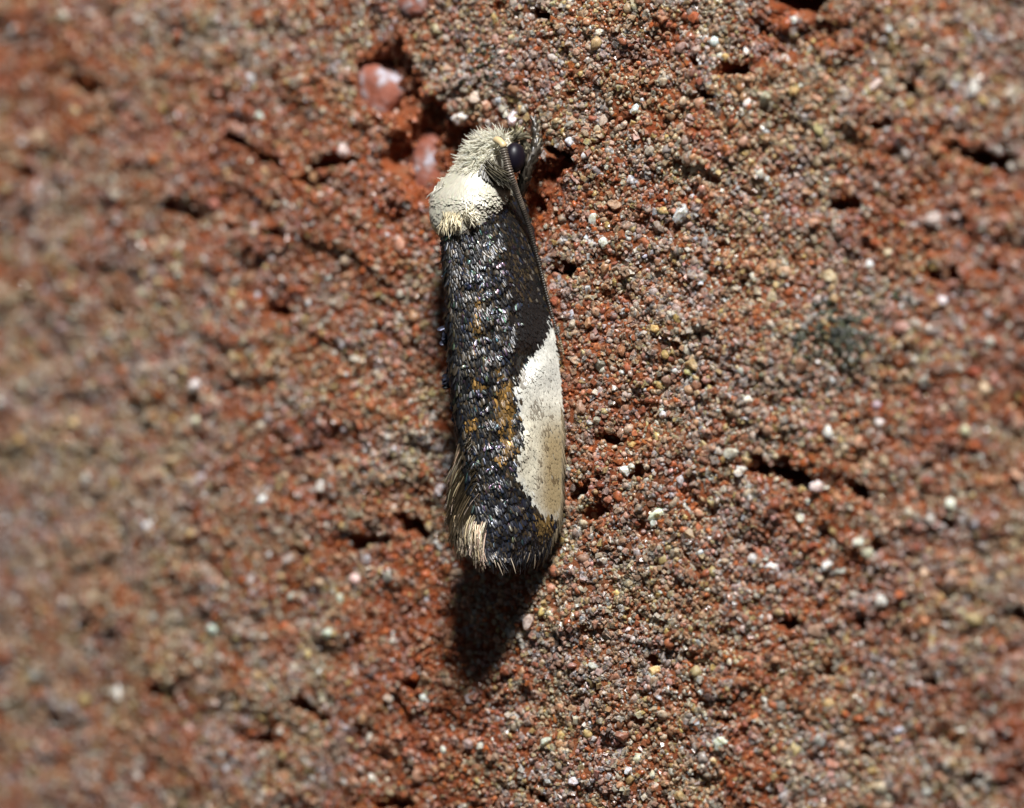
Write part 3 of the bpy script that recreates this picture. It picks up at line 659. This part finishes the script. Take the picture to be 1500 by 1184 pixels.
def strand_part(name, p0, p1, p2, rad, col, shine, parent=None, mat=None, kind='stuff'):
    V, F, k = strands(p0, p1, p2, rad)
    return mpart(name, V, F, {'Col': np.repeat(col, k, 0), 'shine': np.repeat(shine, k), 'film': np.zeros(len(col) * k)}, True, mat or M_hair, parent, kind)

# bronze fringe along the tail's far margin
n = 1500; a = rm.random(n)
r0 = curve([(684, 636, 1.30), (690, 680, 1.26), (700, 725, 1.20), (712, 765, 1.10)], a)
r1 = curve([(668, 672, 1.20), (661, 712, 1.25), (668, 768, 1.32), (704, 790, 1.34)], a)
r2 = curve([(669, 705, 1.10), (660, 745, 1.20), (676, 802, 1.38), (708, 818, 1.42)], a)
def pj(q, sx, sh):
    return P(q[:, 0] + rm.normal(0, sx, len(q)), q[:, 1] + rm.normal(0, sx * 2.2, len(q)), q[:, 2] + rm.normal(0, sh, len(q)))
col = np.array([.08, .058, .032]) * np.exp(rm.normal(0, .6, (n, 1)))
k = rm.random(n) < np.where(a > .74, .62, np.where(a < .24, .45, .06)); col[k] = np.array([.52, .42, .30]) * np.exp(rm.normal(0, .2, (k.sum(), 1))) * np.exp(rm.normal(0, .07, (k.sum(), 3)))
cl_ = np.floor(a * 26); cj = np.random.default_rng(8).normal(0, 1, (27, 2))[cl_.astype(int)]; r2 = r2 + np.concatenate([cj * np.array([3.5, 6.0]), np.zeros((n, 1))], 1)
strand_part('fringe', pj(r0, 2.6, .02), pj(r1, 2.6, .03), pj(r2, 3.2, .04), rm.uniform(.008, .015, n), col, np.where(k, rm.uniform(.0, .45, n), rm.uniform(.2, .7, n)), wing_l)
# dark fringe on the tail end
n = 700; s = rm.random(n); t = rm.uniform(.955, 1.0, n)
p, dt, ds, nn = wing_frame(t, s, 1)
dn = unit(dt * .9 - NRM * .12 + rm.normal(0, .13, (n, 3)))
ln = (rm.uniform(.05, .16, n) + (rm.random(n) < .35) * rm.uniform(0, .2, n))[:, None]
col = np.array([.022, .020, .022]) * np.exp(rm.normal(0, .6, (n, 1))); k = rm.random(n) < .12; col[k] = (.30, .24, .17)
strand_part('fringe', p, p + dn * ln * .5 + nn * .02, p + dn * ln, rm.uniform(.008, .016, n), col, rm.uniform(0, .4, n), wing_r)
# pale fringe along the costal edge behind the patch
n = 260; t = rm.uniform(.66, .99, n); p, dt, ds, nn = wing_frame(t, np.full(n, .985), 1)
dn = unit(dt + ds * .16 + rm.normal(0, .05, (n, 3))); ln = rm.uniform(.18, .36, n)[:, None]
col = np.array([.24, .19, .12]) * np.exp(rm.normal(0, .45, (n, 1)))
strand_part('fringe', p, p + dn * ln * .5, p + dn * ln - NRM * .02, rm.uniform(.007, .012, n), col, np.full(n, .1), wing_r)

# --- body: head, thorax and abdomen in one surface
RING = [(734, 198, .52, .05, .05), (731, 203, .56, .19, .18), (727, 212, .60, .27, .28), (719, 230, .64, .34, .37), (708, 249, .70, .38, .41), (699, 266, .74, .46, .47), (694, 290, .78, .53, .57), (690, 318, .78, .48, .60), (694, 346, .75, .40, .56), (700, 372, .68, .38, .46), (712, 420, .66, .44, .48), (722, 520, .62, .48, .48), (732, 620, .54, .40, .42), (742, 700, .48, .28, .32), (748, 760, .44, .10, .12), (750, 775, .42, .02, .02)]
nr, na = 110, 60
THX = [(668, 244), (684, 238), (704, 238), (716, 252), (728, 262), (742, 270), (733, 284), (716, 302), (700, 312), (684, 322), (668, 336), (652, 342), (640, 322), (628, 296), (634, 276), (652, 258)]
R = curve(RING, np.linspace(0, 1, nr)); ang = np.linspace(0, 2 * np.pi, na, endpoint=False)
ctr = P(R[:, 0], R[:, 1], R[:, 2])
def body_pt(q, a):
    """q 0..1 along the rings, a angle from the back (0 = away from the brick, + = right)"""
    R = curve(RING, q); c = P(R[..., 0], R[..., 1], R[..., 2])
    return c + TAN * (np.sin(a) * np.maximum(R[..., 3], .01))[..., None] + NRM * (np.cos(a) * np.maximum(R[..., 4], .01))[..., None], c
Q, A = np.meshgrid(np.linspace(0, 1, nr), ang, indexing='ij')
bp_, _ = body_pt(Q, A)
body = mpart('body', bp_, [grid_faces(nr, na, True), np.arange(na)[None, ::-1], (np.arange(na) + (nr - 1) * na)[None]], {'Col': np.where(((poly_sd(*[x.ravel() for x in to_px(bp_)], THX) < -4) | (to_px(bp_)[1].ravel() < 248))[:, None], np.array([.86, .81, .66]), np.array([.02, .016, .013])), 'shine': np.zeros(Q.size), 'film': np.zeros(Q.size)}, True, M_cream)

# cream thorax scales
WEDGE = [(703, 237), (722, 238), (738, 254), (744, 268), (734, 268), (718, 256)]
def scatter_body(n, seed):
    r = np.random.default_rng(seed)
    q = r.uniform(.24, .62, n); a = r.uniform(-2.0, 2.0, n)
    p, c = body_pt(q, a); p2, _ = body_pt(q + .004, a)
    return q, a, p, unit(p - c), unit(p2 - p), r
q, a, p, nn, fw, r = scatter_body(14000, 51)
px, py = to_px(p); sd = poly_sd(px, py, THX); wd = poly_sd(px, py, WEDGE)
k = (sd < 1.5); p, nn, fw, px, py, sd, wd, a = p[k], nn[k], fw[k], px[k], py[k], sd[k], wd[k], a[k]; n = len(p)
col = np.array([.47, .445, .355]) * np.exp(r.normal(0, .05, (n, 1))) * np.exp(r.normal(0, .02, (n, 3)))
inw = (wd < 0) & (r.random(n) < .93)
col = np.where(inw[:, None], np.array([.05, .043, .03]) * np.exp(r.normal(0, .3, (n, 1))), col)
edge = (sd > -3) & (py > 312); col[edge] = np.array([.56, .44, .24]) * np.exp(r.normal(0, .2, (edge.sum(), 1)))
side = unit(np.cross(fw, nn)); outw = np.where(a[:, None] < 0, 1, -1) * side * np.where(((side @ TAN) > 0)[:, None], -1, 1)
fl = unit(fw + TAN * (np.sin(a) * .5)[:, None])
V, F = plates(p + nn * (.012 + .04 * inw)[:, None], fl, nn, r.uniform(.045, .075, n) * np.where(inw, .45, 1), r.uniform(.12, .19, n), np.abs(r.normal(.015, .02, n)), r.normal(0, .06, n), r)
mpart('thorax_scales', V, F, {'Col': rep(col), 'shine': rep(r.uniform(0, .18, n)), 'film': rep(np.zeros(n))}, True, M_cream, body, 'stuff')
# hair-like tufts on the shoulder and on the hind edge of the thorax
def fan(cx, cy, h, tx, ty, th_, n, spread, col, rad):
    p0 = P(cx + rm.normal(0, spread, n), cy + rm.normal(0, spread, n), h + rm.normal(0, .03, n))
    p2 = P(tx + rm.normal(0, spread * 1.1, n), ty + rm.normal(0, spread * 1.1, n), th_ + rm.normal(0, .04, n))
    p1 = (p0 + p2) / 2 + NRM * rm.uniform(0, .05, n)[:, None]
    strand_part('scale_tuft', p0, p1, p2, rm.uniform(rad * .7, rad * 1.2, n), np.array(col) * np.exp(rm.normal(0, .12, (n, 1))), rm.uniform(0, .2, n), body, M_cream, None)
fan(650, 274, 1.20, 636, 292, 1.19, 110, 4, (.80, .76, .64), .013)
fan(657, 316, 1.40, 650, 338, 1.42, 90, 4, (.76, .67, .46), .012)
fan(668, 318, 1.42, 666, 335, 1.44, 70, 4.5, (.76, .67, .46), .012)
fan(646, 300, 1.25, 640, 316, 1.26, 60, 4, (.78, .72, .58), .015)
fan(688, 310, 1.34, 692, 322, 1.34, 60, 6, (.76, .70, .54), .014)
fan(716, 241, 1.02, 738, 264, 1.06, 150, 4, (.085, .072, .045), .016)

# --- head hair
n = 1150
q = rm.uniform(.02, .33, n); a = rm.uniform(-1.7, 1.05, n)
ok = (q < .285) | (a < -.55); q, a = q[ok], a[ok]; n = len(q)
p, c = body_pt(q, a); nn = unit(p - c)
px, py = to_px(p)
k = ~((px > 738) & (py > 205)); p, nn, q, a, px, py = p[k], nn[k], q[k], a[k], px[k], py[k]; n = len(p)
dirn = unit(nn * .55 + UPV * (.30 - 2.0 * q)[:, None] - TAN * .45 + rm.normal(0, .30, (n, 3)))
ln = (rm.uniform(.09, .26, n) * (1 - .45 * sstep(.1, .3, q)))[:, None]
p2 = p + dirn * ln + rm.normal(0, .02, (n, 3)); p1 = p + unit(nn + .3 * UPV) * ln * .45
col = np.minimum(.98, np.array([.97, .94, .82]) * np.exp(rm.normal(0, .06, (n, 1))))
strand_part('head_tuft', p, p1, p2, rm.uniform(.006, .010, n), col, np.zeros(n), body, M_fluff)

# --- eye
ev, ef = ICO2; ev, ef = ico(3)
ec = P(754, 231, .70)
E = ev * np.array([.155, .22, .17]); E = E @ np.stack([TAN, UPV, NRM], 0)
mpart('eye', ec + E, ef, None, True, M_eye)

# --- antenna, ringed like a string of beads
def tube(pts, rad, sides=10):
    d = unit(np.gradient(pts, axis=0)); ref = np.tile(NRM, (len(pts), 1))
    a = unit(np.cross(d, ref)); b = np.cross(d, a); an = np.linspace(0, 2 * np.pi, sides, endpoint=False)
    V = pts[:, None] + (a[:, None] * np.cos(an)[None, :, None] + b[:, None] * np.sin(an)[None, :, None]) * np.asarray(rad)[:, None, None]
    k = len(pts)
    return V.reshape(-1, 3), [grid_faces(k, sides, True), np.arange(sides)[None, ::-1], (np.arange(sides) + (k - 1) * sides)[None]], sides
AN = [(736, 212, 1.02), (741, 232, 1.03), (748, 256, 1.0), (757, 282, .82), (768, 312, .62), (780, 350, .42), (792, 395, .28), (803, 440, .20), (813, 475, .14), (821, 500, .10), (826, 520, .08)]
segs = 92; ns = segs * 4 + 1; t = np.linspace(0, 1, ns); A3 = curve(AN, np.linspace(0, 1, 900)); pf = P(A3[:, 0], A3[:, 1], A3[:, 2]); al = np.concatenate([[0], np.cumsum(np.linalg.norm(np.diff(pf, axis=0), axis=1))]); al /= al[-1]
pts = np.stack([np.interp(t, al, pf[:, i]) for i in range(3)], -1)
ph = (np.arange(ns) % 4) / 4
rad = np.interp(t, [0, .05, .3, .5, 1], [.058, .056, .044, .03, .018]) * np.array([.62, 1.0, 1.08, 1.0])[np.arange(ns) % 4]
V, F, k = tube(pts, rad)
col = np.where((np.arange(ns) % 4 == 0)[:, None], np.array([.008, .006, .005]), np.array([.17, .14, .11])) * np.exp(rm.normal(0, .15, (ns, 1)))
dk = t > .32; col[dk] *= .35
gold = t > .93; col[gold] = col[gold] * 2.0 + np.array([.08, .06, .02])
ant = mpart('antenna', V, F, {'Col': np.repeat(col, k, 0), 'shine': np.full(ns * k, .25), 'film': np.zeros(ns * k)}, True, M_scale)
A3 = curve([(724, 205, .98), (730, 206, 1.02), (736, 211, 1.04), (738, 216, 1.03)], np.linspace(0, 1, 14))
V, F, k = tube(P(A3[:, 0], A3[:, 1], A3[:, 2]), .056 * np.array([.3, .7, .9, 1, 1, 1, .98, .95, .92, .95, 1, 1, .9, .55]))
mpart('scape', V, F, {'Col': np.tile((.60, .46, .25), (14 * k, 1)), 'shine': np.full(14 * k, .05), 'film': np.zeros(14 * k)}, True, M_cream, ant)

# --- scaly limb beside the eye (fore leg) and the palp in front of it
def limb(name, pts, rads, colr, nst, seed, parent=None):
    r = np.random.default_rng(seed)
    A3 = curve(pts, np.linspace(0, 1, 40)); c = P(A3[:, 0], A3[:, 1], A3[:, 2]); rd = np.interp(np.linspace(0, 1, 40), np.linspace(0, 1, len(rads)), rads)
    V, F, k = tube(c, rd)
    col = np.array(colr) * np.exp(r.normal(0, .3, (len(V), 1)))
    o = mpart(name, V, F, {'Col': col, 'shine': np.full(len(V), .1), 'film': np.zeros(len(V))}, True, M_hair, parent)
    i = r.integers(1, 38, nst); d = unit(c[i + 1] - c[i - 1]); nrm = unit(r.normal(size=(nst, 3))); nrm = unit(nrm - d * np.sum(nrm * d, 1, keepdims=True))
    p0 = c[i] + nrm * rd[i][:, None] * .9
    cl = np.array(colr) * 1.1 * np.exp(r.normal(0, .5, (nst, 1))); g = r.random(nst) < .06; cl[g] = (.30, .26, .18)
    V, F = plates(p0, unit(d + nrm * .25), nrm, r.uniform(.03, .05, nst), r.uniform(.08, .14, nst), r.uniform(0, .2, nst), r.normal(0, .2, nst), r)
    mpart('leg_scales' if name == 'leg' else 'palp_scales', V, F, {'Col': rep(cl), 'shine': rep(r.uniform(0, .4, nst)), 'film': rep(np.zeros(nst))}, True, M_scale, o, 'stuff')
    return o
leg = limb('leg', [(762, 285, .45), (768, 262, .52), (775, 240, .50), (783, 222, .38), (786, 212, .30), (785, 195, .22), (782, 176, .10)], [.07, .085, .08, .07, .04, .03, .022], (.035, .028, .02), 260, 71)
limb('palp', [(748, 208, .56), (757, 200, .52), (764, 200, .44), (769, 212, .36), (772, 222, .32)], [.05, .06, .055, .045, .02], (.17, .15, .10), 120, 72)
n = 26; p0 = P(rm.uniform(752, 768, n), rm.uniform(192, 204, n), .5); p2 = p0 + unit(UPV * 1 + TAN * rm.normal(-.1, .4, n)[:, None] + NRM * .1) * rm.uniform(.08, .18, n)[:, None]
strand_part('bristles', p0, (p0 + p2) / 2, p2, rm.uniform(.006, .01, n), np.array([.2, .18, .09]) * np.exp(rm.normal(0, .5, (n, 1))), np.full(n, .3))
